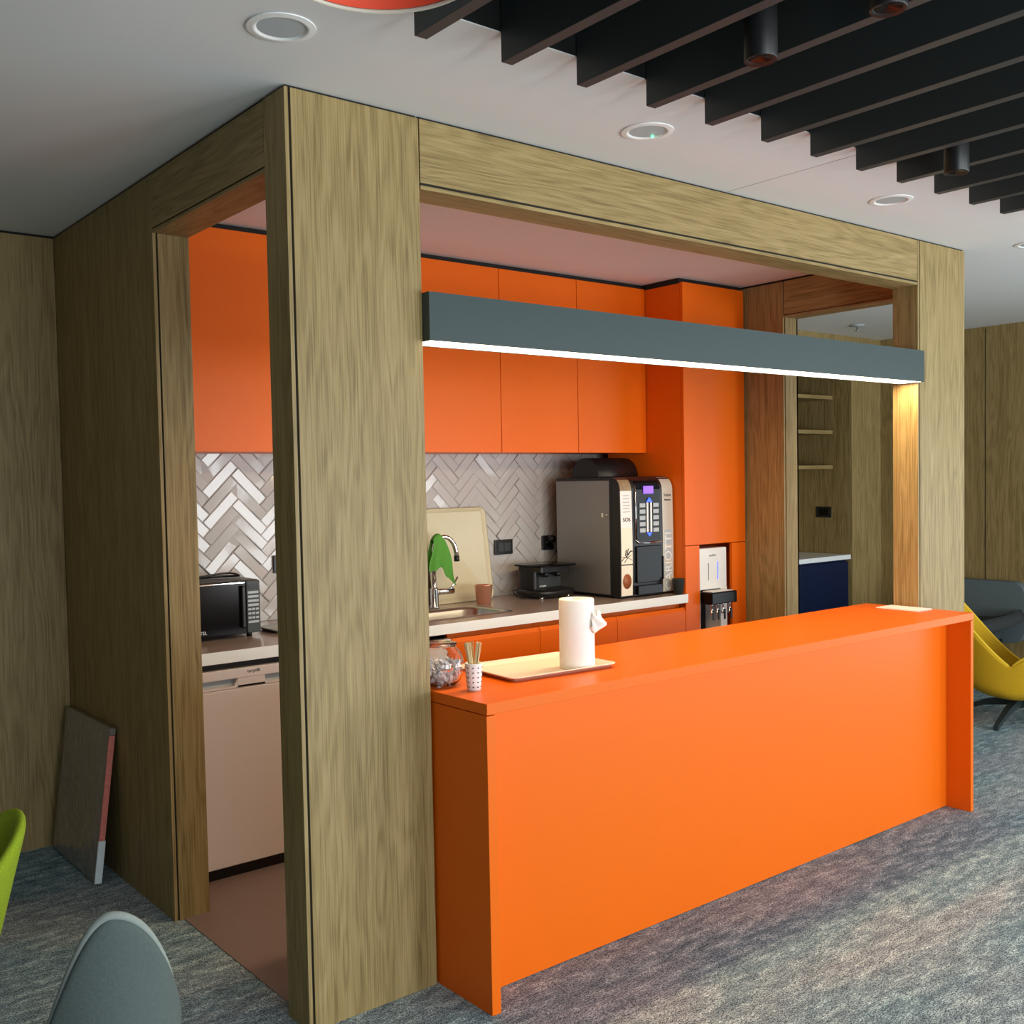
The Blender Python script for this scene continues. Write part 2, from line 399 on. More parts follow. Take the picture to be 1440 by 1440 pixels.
# left side: header over the doorway and the long side panel
zd = 2.516
mb = MB().box(0.006, 0.129, D0+0.002, JY-0.002, zd+0.006, H-0.0006, 1)
mb.box(0, 0.012, D0+0.004, JY-0.002, zd+0.018, H-0.01, 0); mb.box(0.0, 0.135, D0+0.002, JY-0.002, zd, zd+0.012, 0); mb.box(0.123, 0.135, D0+0.004, JY-0.002, zd+0.02, H-0.01, 0)
mb.build('header', ['wood_y', 'gap'], booth)
mb = MB().box(0.006, 0.129, JY+0.006, 2.199, 0, H-0.0006, 1)
mb.box(0, 0.012, JY, 1.498, 0, H-0.010, 0); mb.box(0, 0.012, 1.502, 2.199, 0, H-0.010, 0)
mb.box(0.019, 0.135, JY, JY+0.012, 0, zd, 0); mb.box(0.123, 0.135, JY+0.0125, 2.0, 0, H-0.01, 0)
mb.build('side_panel', ['wood_z', 'gap'], booth)
# right side
mb = MB().box(3.696, 3.82, D0+0.002, 1.000, zd+0.006, H-0.0006, 1)
mb.box(3.69, 3.702, D0+0.004, 0.997, zd+0.014, H-0.012, 0); mb.box(3.69, KX, D0+0.002, 1.0, zd, zd+0.010, 0); mb.box(KX-0.012, KX, D0+0.004, 0.998, zd+0.014, H-0.012, 0)
mb.build('header', ['wood_y', 'gap'], booth)
mb = MB().box(3.696, 3.82, 1.006, 2.199, 0, H-0.0006, 1)
mb.box(3.69, 3.702, 1.003, 2.0, 0, H-0.012, 0); mb.box(3.708, KX, 1.0, 1.012, 0, H-0.012, 0); mb.box(KX-0.012, KX, 1.0, 2.199, 0, H-0.012, 0)
mb.build('side_panel', ['wood_z', 'gap'], booth)
# tiled kitchen wall
struct(MB().box(0.136, 3.689, 2.004, 2.2, 0, H).build('wall_kitchen', 'grout'), 'kitchen wall behind the cabinets', 'wall')
tb = MB(); tw, n = 0.052, 4; g = 0.0007; TOX = 0.606
c45 = math.sqrt(.5)
def tile(u0, u1, v0, v1):
    cx, cz = (u0+u1)/2, (v0+v1)/2
    ta, tc_ = random.gauss(0, 0.034), random.gauss(0, 0.034)
    def W(u, v, h):
        h2 = h + (ta*(u-cx)*1.0 + tc_*(v-cz))
        return ((u-v)*c45+TOX, 2.004-h2, (u+v)*c45)
    o = g; i = 0.0042
    ps = [(u0+o, v0+o, 0.002), (u1-o, v0+o, 0.002), (u1-o, v1-o, 0.002), (u0+o, v1-o, 0.002), (u0+i, v0+i, 0.005), (u1-i, v0+i, 0.005), (u1-i, v1-i, 0.005), (u0+i, v1-i, 0.005)]
    v = [W(*p) for p in ps]
    xs = [q[0] for q in v]; zs = [q[2] for q in v]
    if max(xs) < 0.14 or min(xs) > 3.29 or max(zs) < 0.93 or min(zs) > 1.77: return
    tb._new(v, [(4, 5, 6, 7), (0, 1, 5, 4), (1, 2, 6, 5), (2, 3, 7, 6), (3, 0, 4, 7)], 0)
for k in range(-60, 120):
    for mm in range(-14, 15):
        ox = 2*n*mm*tw
        tile(k*tw+ox, (k+n)*tw+ox, k*tw, (k+1)*tw)
        tile(k*tw+ox, (k+1)*tw+ox, (k+1)*tw, (k+1+n)*tw)
for (pc, no) in (((0.137, 0, 0), (-1, 0, 0)), ((3.28, 0, 0), (1, 0, 0)), ((0, 0, 0.942), (0, 0, -1)), ((0, 0, 1.76), (0, 0, 1))):
    bmesh.ops.bisect_plane(tb.bm, geom=tb.bm.verts[:]+tb.bm.edges[:]+tb.bm.faces[:], plane_co=pc, plane_no=no, clear_outer=True)
struct(tb.build('wall_tiles', 'tile'), 'glossy white herringbone tiles over the worktop', 'wall')

# ------------------------------------------------------------------ serving counter
K0, K1, KY, KH = 0.464, 3.3735, -0.277, 0.943
ctr = thing('serving_counter', 'long orange lacquered serving counter between the two oak posts', 'counter', (1.9, 0, 0))
MB().box(K0, K1, KY, 0.28, KH-0.034, KH, 0, 0.0015).build('countertop', 'orange', ctr)
MB().box(K0, K0+0.034, KY+0.002, 0.28, 0, KH-0.037, 0, 0.001).build('end_panel', 'orange', ctr)
MB().box(K1-0.024, K1, KY+0.002, 0.28, 0, KH-0.037, 0, 0.001).build('end_panel', 'orange', ctr)
MB().box(K0+0.034, K1-0.025, -0.157, -0.137, 0.004, KH-0.036, 0).build('front_panel', 'orange', ctr)
# ------------------------------------------------------------------ light bar
lb = thing('light_bar', 'long grey-green metal light bar glowing underneath, hung between the oak posts', 'light', (1.9, 0, 2.04))
BY0, BY1, BZ0, BZ1 = -0.038, 0.095, 2.040, 2.190
mb = MB().box(0.457, 3.366, BY0, BY0+0.004, BZ0, BZ1); mb.box(0.457, 3.366, BY1-0.004, BY1, BZ0, BZ1); mb.box(0.457, 3.366, BY0+0.004, BY1-0.004, BZ1-0.004, BZ1)
mb.box(0.457, 0.461, BY0+0.004, BY1-0.004, BZ0, BZ1-0.004); mb.box(3.362, 3.366, BY0+0.004, BY1-0.004, BZ0, BZ1-0.004)
mb.build('housing', 'bar', lb)
MB().box(0.463, 3.360, BY0+0.012, BY1-0.010, BZ0+0.001, BZ0+0.006).build('diffuser', 'led', lb)['label'] = 'warm white glowing diffuser strip'
a = area('led_strip_light', (1.91, 0.03, 2.036), (0, 0, 0), 2.85, 0.09, 20, (1.0, 0.72, 0.40))
a.parent = lb; a.location = (0.01, 0.03, -0.004)

# ------------------------------------------------------------------ wall cabinets
seams = [0.139, 0.335, 0.93, 1.48, 2.03, 2.58, 3.127]
CL = ['narrow orange wall cabinet filling the far left corner of the booth', 'orange wall cabinet seen through the side doorway above the microwave',
      'orange wall cabinet hidden partly by the broad oak front post', 'orange wall cabinet above the sink, next to the broad oak post',
      'orange wall cabinet above the black coffee maker, middle of the visible three', 'orange wall cabinet above the tall coffee machine, beside the tall unit']
for i in range(6):
    x0, x1 = seams[i], seams[i+1]
    t = thing('wall_cabinet', CL[i], 'cabinet', ((x0+x1)/2, 1.78, 1.752), 'orange wall cabinets')
    MB().box(x0+0.0005, x1-0.0005, 1.576, 1.998, 1.758, 2.70, 0).build('body', 'orange', t)
    MB().box(x0+0.002, x1-0.002, 1.555, 1.574, 1.752, 2.705, 0, 0.001).build('door', 'orange', t)
    MB().box(x0+0.0005, x1-0.0005, 1.58, 1.99, 2.701, H-0.001, 0).build('filler', 'gap', t)
# ------------------------------------------------------------------ tall unit with water dispenser
tu = thing('tall_cabinet', 'tall orange cabinet with a niche for the white water dispenser', 'cabinet', (3.4, 1.6, 0))
TX0, TX1, TY = 3.130, 3.672, 1.27
mb = MB().box(TX0, TX0+0.018, TY+0.022, 1.88, 0, 2.70); mb.box(TX1-0.018, TX1, TY+0.022, 1.88, 0, 2.70); mb.box(TX0+0.018, TX1-0.018, TY+0.022, 1.88, 1.212, 1.23)
mb.box(TX0+0.018, TX1-0.018, TY+0.022, 1.88, 2.682, 2.70); mb.box(TX0+0.018, TX1-0.018, 1.87, 1.88, 0, 2.682)
mb.build('body', 'orange', tu)
MB().box(TX0, TX1, TY, TY+0.02, 1.214, 2.705, 0, 0.001).build('door', 'orange', tu)
MB().box(TX0, 3.252, TY, TY+0.02, 0.0, 1.210, 0, 0.001).build('stile', 'orange', tu)
MB().box(3.545, TX1, TY, TY+0.02, 0.0, 1.210, 0, 0.001).build('stile', 'orange', tu)
MB().box(TX0+0.002, TX1-0.002, TY+0.03, 1.87, 2.701, H-0.001).build('filler', 'gap', tu)
wd = thing('water_dispenser', 'white and black water dispenser standing in the niche of the tall orange cabinet', 'water dispenser', (3.38, 1.5, 0))
mb = MB().box(3.257, 3.513, 1.285, 1.60, 0.0, 0.45, 0, 0.006); mb.box(3.257, 3.513, 1.285, 1.60, 0.945, 1.188, 0, 0.006)
mb.box(3.257, 3.272, 1.285, 1.60, 0.44, 0.95, 0); mb.box(3.455, 3.513, 1.285, 1.60, 0.44, 0.95, 0)
mb.box(3.272, 3.455, 1.42, 1.60, 0.44, 0.95, 0)
mb.build('body', 'white', wd)
MB().box(3.273, 3.454, 1.400, 1.419, 0.45, 0.944).build('recess_back', 'black', wd)
tbk = MB().box(3.268, 3.495, 1.195, 1.284, 0.868, 0.937, 0, 0.006).build('tap_block', 'gloss_black', wd)
MB().box(3.285, 3.470, 1.205, 1.28, 0.9375, 0.942, 0, 0.002).build('top_cap', 'white', wd)
for tx in (3.300, 3.350, 3.400, 3.460):
    mb = MB().lathe([(0.011, 0), (0.011, 0.012), (0.007, 0.016), (0.007, 0.05), (0.009, 0.052), (0.009, 0.060)], (tx, 1.225, 0.808), 0, 16)
    tp = mb.build('tap', 'chrome', wd)
    MB().box(tx-0.008, tx+0.008, 1.208, 1.214, 0.775, 0.835, 0, 0.002).build('lever', 'black', tp)
MB().box(3.345, 3.349, 1.2835, 1.2852, 1.00, 1.10).build('indicator', 'greyink', wd)
MB().box(3.427, 3.433, 1.2835, 1.2852, 1.00, 1.105).build('indicator', 'blue_led', wd)['label'] = 'lit blue level indicator'
text('lettering', 'aquaflow', 0.018, (3.385, 1.2846, 1.145), FRONT, 'greyink', wd, align='CENTER')
# ------------------------------------------------------------------ base units, fridge, dishwasher
bs = [1.475, 2.022, 2.573, 3.124]
BL = ['orange base cabinet under the sink', 'orange base cabinet under the black coffee maker, behind the paper towel roll', 'orange base cabinet under the tall coffee machine, next to the tall unit']
for i in range(3):
    x0, x1 = bs[i], bs[i+1]
    t = thing('base_cabinet', BL[i], 'cabinet', ((x0+x1)/2, 1.6, 0), 'orange base cabinets')
    mb = MB().box(x0+0.001, x1-0.001, 1.292, 1.96, 0.10, 0.70, 0); mb.box(x0+0.001, x1-0.001, 1.315, 1.335, 0.70, 0.889, 0)
    mb.box(x0+0.001, x1-0.001, 1.33, 1.36, 0.0, 0.10, 1)
    mb.build('body', ['orange', 'gap'], t)
    mb = MB()
    pr = [(1.268, 0.102), (1.288, 0.102), (1.288, 0.862), (1.281, 0.862), (1.268, 0.842)]
    mb.prism(pr, 'x', x0+0.002, x1-0.002)
    mb.build('door', 'orange', t)
fr = thing('refrigerator', 'white under-counter refrigerator seen through the side doorway', 'refrigerator', (0.5, 1.6, 0))
fx0, fx1 = 0.140, 0.785
MB().box(fx0, fx1, 1.31, 1.93, 0.02, 0.845, 0, 0.004).build('body', 'fridge', fr)
MB().box(fx0+0.01, fx1-0.01, 1.30, 1.34, 0.0, 0.055, 0).build('plinth', 'black', fr)
MB().box(fx0, fx1, 1.262, 1.308, 0.058, 0.782, 0, 0.004).build('door', 'fridge', fr)
mb = MB().box(fx0, fx1, 1.262, 1.308, 0.822, 0.862, 0, 0.003); mb.box(fx0, fx1, 1.285, 1.308, 0.784, 0.823, 1)
mb.box(0.385, 0.505, 1.262, 1.285, 0.785, 0.822, 0)
mb.prism([(0.385, 0.785), (0.365, 0.785), (0.385, 0.822)], 'y', 1.264, 1.285, 0)
mb.box(fx0, fx1, 1.262, 1.284, 0.784, 0.793, 0)
mb.build('top_trim', ['fridge', 'lightgrey'], fr)
text('lettering', '\u2022arçelik', 0.020, (0.425, 1.2614, 0.846), FRONT, 'ink', fr)
dw = thing('dishwasher', 'white dishwasher front under the worktop, left of the orange base cabinets', 'dishwasher', (1.2, 1.6, 0))
MB().box(0.875, 1.465, 1.31, 1.93, 0.02, 0.75, 0, 0.003).build('body', 'fridge', dw)
MB().box(0.875, 1.465, 1.265, 1.308, 0.10, 0.745, 0, 0.004).build('door', 'fridge', dw)
mb = MB().box(0.875, 1.465, 1.265, 1.308, 0.75, 0.865, 0, 0.004); mb.box(1.10, 1.24, 1.263, 1.266, 0.80, 0.83, 1)
mb.build('control_panel', ['fridge', 'black'], dw)
# worktop with a cut-out for the sink
WY0, WY1, WZ0, WZ1 = 1.25, 2.000, 0.892, 0.940
sx0, sx1, sy0, sy1 = 1.36, 1.945, 1.385, 1.715
wt = thing('worktop', 'long taupe kitchen worktop with a white front edge along the tiled wall', 'worktop', (1.6, 1.6, WZ0))
mb = MB().box(0.137, sx0, WY0+0.004, WY1, WZ0, WZ1); mb.box(sx1, 3.127, WY0+0.004, WY1, WZ0, WZ1)
mb.box(sx0, sx1, WY0+0.004, sy0, WZ0, WZ1); mb.box(sx0, sx1, sy1, WY1, WZ0, WZ1)
mb.build('top', 'worktop', wt)
MB().box(0.137, 3.127, WY0, WY0+0.004, WZ0, WZ1).build('front_edge', 'edge', wt)['label'] = 'white front edge strip'
def rrect(x0, x1, y0, y1, r, n=6):
    out = []
    for cx, cy, a0 in ((x1-r, y1-r, 0), (x0+r, y1-r, 90), (x0+r, y0+r, 180), (x1-r, y0+r, 270)):
        for i in range(n+1):
            a = math.radians(a0+90*i/n); out.append((cx+r*math.cos(a), cy+r*math.sin(a)))
    return out
def ring_stack(mb, rings, m=0, cap_last=True, cap_first=False, smooth=True):
    n = len(rings[0][0]); v = []
    for pts, z in rings: v += [(p[0], p[1], z) for p in pts]
    f = [(j*n+i, j*n+(i+1) % n, (j+1)*n+(i+1) % n, (j+1)*n+i) for j in range(len(rings)-1) for i in range(n)]
    if cap_last: f.append(tuple((len(rings)-1)*n+i for i in range(n)))
    if cap_first: f.append(tuple(range(n-1, -1, -1)))
    mb._new(v, f, m, smooth)
sk = thing('sink', 'stainless steel sink bowl let into the worktop below the chrome faucet', 'sink', (1.65, 1.55, WZ1))
mb = MB()
ring_stack(mb, [(rrect(sx0-0.012, sx1+0.016, sy0-0.012, sy1+0.016, 0.06), 0.9405), (rrect(sx0-0.010, sx1+0.014, sy0-0.010, sy1+0.014, 0.058), 0.944),
                (rrect(sx0+0.012, sx1-0.012, sy0+0.012, sy1-0.012, 0.07), 0.943), (rrect(sx0+0.022, sx1-0.022, sy0+0.022, sy1-0.022, 0.08), 0.93),
                (rrect(sx0+0.04, sx1-0.04, sy0+0.04, sy1-0.04, 0.08), 0.80), (rrect(sx0+0.09, sx1-0.09, sy0+0.09, sy1-0.09, 0.05), 0.785)])
mb.build('bowl', 'steel', sk)
MB().lathe([(0.045, 0), (0.045, 0.004), (0.02, 0.004), (0.018, 0.001)], (1.66, 1.55, 0.7855), 0, 24).build('drain', 'chrome', sk)
fc = thing('faucet', 'chrome gooseneck faucet behind the sink', 'faucet', (1.752, 1.80, WZ1))
FX, FY = 1.752, 1.80
mb = MB().lathe([(0.026, 0), (0.026, 0.006), (0.022, 0.012), (0.022, 0.10), (0.018, 0.108)], (FX, FY, 0.941), 0, 24)
mb.tube([(FX, FY, 1.04), (FX, FY, 1.22)] + bez((FX, FY, 1.23), (FX, FY, 1.345), (FX+0.13, FY-0.02, 1.345), (FX+0.135, FY-0.02, 1.205), 14), 0.0125, 0, 14)
mb.build('spout', 'chrome', fc)
mb = MB().tube([(FX, FY, 1.025), (FX+0.115, FY-0.01, 1.025)], 0.017, 0, 16)
mb.build('valve', 'chrome', fc)
MB().tube([(FX+0.10, FY-0.01, 1.03), (FX+0.115, FY-0.01, 1.055), (FX+0.145, FY-0.01, 1.095)], 0.006, 0, 10).build('lever', 'chrome', fc)
MB().tube([(FX+0.135, FY-0.02, 1.208), (FX+0.136, FY-0.02, 1.180)], 0.015, 0, 14).build('aerator', 'black', fc)
# green cloth draped over the spout
def cloth(u, v):
    # u across (0..1), v along front-to-back drape
    s = v*2-1
    drop = abs(s); d = max(0, drop-0.10)/0.90
    st = min(1, max(0, (u-0.48)/0.12)); st = st*st*(3-2*st)
    ln = (0.168+0.062*st*(1-0.35*max(0, u-0.75)/0.25)) if s < 0 else 0.15
    z = 1.333 - 0.055*(2*u-0.75)**2 - d*ln - 0.02*d*math.sin(u*6.0)
    y = FY-0.004 + (-1 if s < 0 else 1)*(0.017*min(1, drop*7) + 0.012*d) + 0.009*math.sin(u*15+1.5*d)*d
    x = FX+0.036 + (u-0.5)*2*(0.050+0.034*d) + 0.006*math.sin(d*6)
    return (x, y, z)
cl = MB().grid(cloth, 24, 29).build('dish_cloth', 'green_cloth', loc=(FX, FY, 1.1))
sm = cl.modifiers.new('thick', 'SOLIDIFY'); sm.thickness = 0.003
sm = cl.modifiers.new('sub', 'SUBSURF'); sm.levels = 1; sm.render_levels = 1
tag(cl, 'bright green microfibre cloth hanging over the chrome faucet', 'cloth')
# trays and cups by the sink
def tray_mesh(w_, d_, h_, r_):
    mb = MB()
    o = lambda e: rrect(-w_/2-e, w_/2+e, -d_/2-e, d_/2+e, max(0.004, r_+e))
    ring_stack(mb, [(o(-0.020), 0.0), (o(-0.004), h_-0.003), (o(0.0), h_-0.003), (o(0.002), h_), (o(-0.006), h_+0.0005), (o(-0.022), 0.004), (o(-0.024), 0.0032)], 0, True, True)
    return mb
lt = tray_mesh(0.42, 0.52, 0.018, 0.035)
for v in lt.bm.verts:
    x, y, z = v.co; a = math.radians(8)
    zz = (y+0.26); v.co = (2.018+x, 1.985-0.075 - z + zz*math.sin(a), 0.943+zz*math.cos(a))
lt = lt.build('serving_tray', 'beige_tray', loc=(2.018, 1.94, 0.943)); tag(lt, 'large beige tray leaning upright against the tiles behind the faucet', 'tray')
MB_cu = MB().lathe([(0.036, 0), (0.040, 0.002), (0.050, 0.10), (0.052, 0.102), (0.049, 0.102), (0.046, 0.10), (0.037, 0.006), (0, 0.006)], (2.053, 1.765, 0.9405), 0, 32)
tag(MB_cu.build('tumbler', 'copper', loc=(2.053, 1.765, 0.9405)), 'shiny copper tumbler on the worktop in front of the beige tray', 'cup')
tag(MB().lathe([(0.028, 0), (0.032, 0.09), (0.030, 0.09), (0.026, 0.006), (0, 0.006)], (1.655, 1.78, 0.9405), 0, 28).build('drinking_glass', 'amber', loc=(1.655, 1.78, 0.9405)), 'small amber glass standing left of the faucet by the oak post', 'glass')
# ------------------------------------------------------------------ sockets
def socket(x, z, wd_, label, y=2.003-0.008, kind='socket'):
    t = thing('wall_socket', label, 'socket', (x, y, z))
    MB().box(x-wd_/2, x+wd_/2, y-0.010, y, z-0.043, z+0.043, 0, 0.003).build('frame', 'black', t)
    return t
t = socket(2.382, 1.222, 0.132, 'black double wall switch plate beside the beige tray')
MB().box(2.335, 2.378, 1.980, 1.985, 1.196, 1.248, 0, 0.002).build('rocker', 'baffle', t)
MB().box(2.381, 2.428, 1.980, 1.985, 1.196, 1.248, 0, 0.002).build('rocker', 'baffle', t)
t = socket(2.722, 1.230, 0.088, 'black wall socket above the black coffee maker, plug inserted')
MB().lathe([(0.022, 0), (0.022, 0.004)], (2.722, 1.981, 1.230), 0, 24, axis='y').build('insert', 'gloss_black', t)
t = socket(0.965, 1.215, 0.086, 'black wall socket right of the microwave, cut by the oak post')
MB().lathe([(0.022, 0), (0.022, 0.004)], (0.965, 1.981, 1.215), 0, 24, axis='y').build('insert', 'gloss_black', t)
pg = thing('power_plug', 'black plug and cord in the socket above the black coffee maker', 'plug', (2.724, 1.96, 1.24))
MB().lathe([(0.0, -0.045), (0.018, -0.040), (0.021, -0.02), (0.021, 0)], (2.724, 1.978, 1.255), 0, 20, axis='y').build('plug_body', 'black', pg)
MB().tube(bez((2.724, 1.945, 1.245), (2.73, 1.93, 1.18), (2.745, 1.93, 1.17), (2.77, 1.92, 1.135), 10), 0.0035, 0, 8).build('cord', 'black', pg)
# ------------------------------------------------------------------ black coffee maker
cm = thing('coffee_maker', 'low black coffee maker with flat top plate and wide base on the worktop', 'coffee maker', (2.53, 1.78, WZ1))
cx, cy = 2.50, 1.765
def oval(cx, cy, a, b, p=3.2, n=40):
    out = []
    for i in range(n):
        t_ = 2*PI*i/n; c_, s_ = math.cos(t_), math.sin(t_)
        out.append((cx+a*math.copysign(abs(c_)**(2/p), c_), cy+b*math.copysign(abs(s_)**(2/p), s_)))
    return out
mb = MB(); ring_stack(mb, [(oval(cx, cy, .135, .115), 0.950), (oval(cx, cy, .155, .13), 0.962), (oval(cx, cy, .160, .135), 0.978), (oval(cx, cy, .155, .13), 0.986), (oval(cx, cy, .10, .08), 0.990)], 0, True, True)
mb.build('base', 'black', cm)
for dx, dy in ((-.1, -.08), (.1, -.08), (-.1, .08), (.1, .08)):
    MB().lathe([(0.012, 0), (0.012, 0.012)], (cx+dx, cy+dy, 0.9402), 0, 12).build('foot', 'chrome', cm)
mb = MB(); ring_stack(mb, [(rrect(cx-.105, cx+.105, cy-.02, cy+.11, .02), 0.988), (rrect(cx-.105, cx+.105, cy-.02, cy+.11, .02), 1.115)], 0, True, True, False)
mb.build('body', 'black', cm)
MB().box(cx-.07, cx+.095, cy-.024, cy-.020, 0.998, 1.068, 0, 0.001).build('front_plate', 'baffle', cm)
mb = MB(); ring_stack(mb, [(rrect(cx-.115, cx+.115, cy-.09, cy+.11, .02), 1.088), (rrect(cx-.115, cx+.115, cy-.09, cy+.11, .02), 1.118)], 0, True, True, False)
mb.build('brew_head', 'black', cm)
mb = MB(); ring_stack(mb, [(oval(cx, cy, .150, .13, 5), 1.119), (oval(cx, cy, .156, .135, 5), 1.123), (oval(cx, cy, .153, .132, 5), 1.128)], 0, True, True)
mb.build('top_plate', 'gloss_black', cm)
for dx in (-.045, .045): MB().lathe([(0.016, 0), (0.020, 0.03)], (cx+dx, cy-.055, 1.058), 0, 16).build('spout', 'black', cm)
text('lettering', 'arzum', 0.020, (cx-.065, cy-.0248, 1.006), FRONT, 'white', cm)
MB().tube(bez((2.36, 1.83, 0.98), (2.30, 1.86, 1.0), (2.30, 1.80, 0.95), (2.33, 1.75, 0.944), 12), 0.003, 0, 8).build('power_cord', 'black', cm)
# ------------------------------------------------------------------ tall coffee machine
vm = thing('coffee_machine', 'tall black and silver bean-to-cup vending coffee machine at the worktop end', 'coffee machine', (2.9, 1.6, WZ1))
vx0, vx1, vy0, vy1, vz0, vz1 = 2.685, 3.122, 1.35, 1.868, 0.950, 1.612
MB().box(vx0+0.004, vx1-0.002, vy0+0.065, vy1, vz0, vz1, 0, 0.002).build('body', 'black', vm)
for dx in (0.03, 0.39):
    for dy in (1.42, 1.83): MB().lathe([(0.014, 0), (0.014, 0.010)], (vx0+dx, dy, 0.9402), 0, 12).build('foot', 'black', vm)
sp = MB().box(vx0, vx0+0.005, vy0+0.083, vy1-0.004, vz0+0.010, vz1-0.018).build('side_panel', 'silver', vm)
mb = MB().lathe([(0.009, -0.004), (0.009, 0)], (vx0, vy0+0.103, 1.402), 0, 16, axis='x'); mb.box(vx0-0.003, vx0, vy0+0.125, vy0+0.140, 1.390, 1.414)
mb.build('lock', 'chrome', sp)
def door_pts():          # side profile of the curved door (y, z)
    pts = [(vy0+0.064, vz0), (vy0+0.004, vz0)]
    pts += [(vy0+0.004+0.004*math.sin(i/8*PI)*-1, vz0+(1.50-vz0)*i/8) for i in range(1, 8)]
    for i in range(9):
        a = PI - (PI/2)*i/8
        pts.append((vy0+0.004+0.060+0.060*math.cos(a), 1.535+0.075*math.sin(a)))
    pts.append((vy0+0.064, vz1-0.002))
    return pts
DP = door_pts()
dr = MB().prism(DP, 'x', vx0+0.004, vx1-0.002, 0, False).build('door', 'black', vm)
def strip(x0, x1, z0, z1, name, mat, off=0.0015):
    """thin printed strip following the curved door front between two heights"""
    path = [q for q in DP[1:]]
    def y_at(z):
        best = None
        for (ya, za), (yb, zb_) in zip(path[:-1], path[1:]):
            if min(za, zb_)-1e-6 <= z <= max(za, zb_)+1e-6 and abs(zb_-za) > 1e-6:
                return ya+(yb-ya)*(z-za)/(zb_-za)
        return path[-1][0]
    nseg = max(2, int((z1-z0)/0.012)); zs = [z0+(z1-z0)*i/nseg for i in range(nseg+1)]
    prof = [(y_at(z)-off, z) for z in zs]+[(y_at(z)+0.001, z) for z in reversed(zs)]
    return MB().prism(prof, 'x', x0, x1).build(name, mat, dr)
strip(2.694, 2.782, 0.955, 1.125, 'cup_picture', 'panel_cream')
strip(2.694, 2.782, 1.127, 1.330, 'branch_picture', 'panel_cream')
strip(2.694, 2.782, 1.330, 1.535, 'notice', 'napkin')
strip(2.694, 2.782, 1.535, 1.607, 'bean_picture', 'taupe_print')
strip(3.030, 3.118, 0.955, 1.607, 'logo_strip', 'panel_grey')
yf = vy0+0.004-0.003
mb = MB().lathe([(0.033, -0.001), (0.033, 0)], (2.737, yf-0.0020, 1.035), 0, 28, axis='y')
for v in mb.bm.verts: v.co.z = 1.035+(v.co.z-1.035)*1.25
mb.build('coffee_cup_print', 'coffee', dr)
mb = MB()
for (xa, za, xb, zb_, r_) in ((2.697, 1.150, 2.740, 1.172, .0016), (2.715, 1.140, 2.770, 1.176, .0013), (2.697, 1.168, 2.778, 1.150, .0012), (2.730, 1.165, 2.752, 1.215, .0018), (2.742, 1.180, 2.776, 1.200, .003), (2.722, 1.178, 2.734, 1.206, .0028)):
    mb.tube(bez((xa, yf-0.0045, za), (xa+.01, yf-0.0045, za+.012), (xb-.01, yf-0.0045, zb_+.008), (xb, yf-0.0045, zb_), 6), r_, 0, 6)
mb.box(2.695, 2.782, yf-0.003, yf-0.001, 1.124, 1.130)
mb.build('branch_print', 'ink', dr)
mb = MB()
for i in range(6): mb.box(2.712, 2.764-0.004*(i % 2), yf-0.0020, yf-0.0005, 1.418+0.018*i, 1.4205+0.018*i)
mb.build('notice_lines', 'greyink', dr)
text('lettering', 'SOS', 0.030, (2.738, yf-0.003, 1.375), FRONT, 'ink', dr, align='CENTER', sx=1.15)
text('lettering', 'Suana', 0.026, (3.074, yf+0.0005, 1.506), FRONT, 'ink', dr, align='CENTER')
text('lettering', '\u25CF barista', 0.014, (3.074, yf-0.0012, 1.478), FRONT, 'ink', dr, align='CENTER')
mb = MB()
for i, (za, zb_) in enumerate(((0.975, 1.02), (1.045, 1.11), (1.14, 1.20), (1.225, 1.31))): mb.box(3.045, 3.104, yf-0.0026, yf-0.0008, za, zb_)
mb.build('strip_blocks', 'lightgrey', dr)
text('lettering', 'CARIOTTI', 0.078, (3.076, yf-0.0035, 0.962), ((0, 0, 1), (-1, 0, 0)), 'white', dr, sx=0.95)
fp = MB(); fp_pts = rrect(2.812, 3.008, 1.262, 1.592, 0.03)
strip(2.815, 3.005, 1.255, 1.590, 'control_panel', 'gloss_black', 0.006)
mb = MB().tube([(2.806, yf-0.004, 1.255), (2.806, yf-0.006, 1.40), (2.808, yf-0.003, 1.52), (2.82, yf+0.010, 1.575)], 0.004, 0, 8)
mb.tube([(2.806, yf-0.004, 1.26), (2.83, yf-0.010, 1.243), (2.90, yf-0.012, 1.240), (3.01, yf-0.010, 1.246)], 0.004, 0, 8)
mb.build('chrome_rim', 'chrome', dr)
MB().box(2.870, 2.950, yf-0.0090, yf-0.003, 1.516, 1.560, 0, 0.002).build('display', 'display', dr)['label'] = 'lit violet display'
for i in range(5):
    for side, bx_ in ((0, 2.835), (1, 2.945)):
        z = 1.452-0.035*i
        MB().box(bx_, bx_+0.046, yf-0.0105, yf-0.006, z-0.012, z+0.012, 0, 0.002).build('selection_button', 'lightgrey', dr)
mb = MB().box(2.893, 2.906, yf-0.009, yf-0.006, 1.302, 1.468); mb.box(2.922, 2.935, yf-0.009, yf-0.006, 1.302, 1.468)
mb.build('centre_bars', 'white', dr)
MB().prism([(2.890, 1.470), (2.938, 1.470), (2.914, 1.496)], 'y', yf-0.011, yf-0.006).build('arrow_light', 'blue_led', dr)['label'] = 'glowing blue arrow pointing up'
MB().prism([(2.893, 1.298), (2.935, 1.298), (2.914, 1.276)], 'y', yf-0.010, yf-0.006).build('arrow_light', 'blue_led', dr)['label'] = 'glowing blue arrow pointing down'
mb = MB().box(2.806, 3.010, yf-0.012, yf-0.004, 1.02, 1.225, 0, 0.004)
mb.box(2.806, 3.010, yf-0.020, yf-0.004, 0.955, 1.005, 0, 0.003); mb.box(3.012, 3.024, yf-0.016, yf-0.003, 1.03, 1.16, 0, 0.003)
mb.build('dispensing_bay', 'gloss_black', dr)
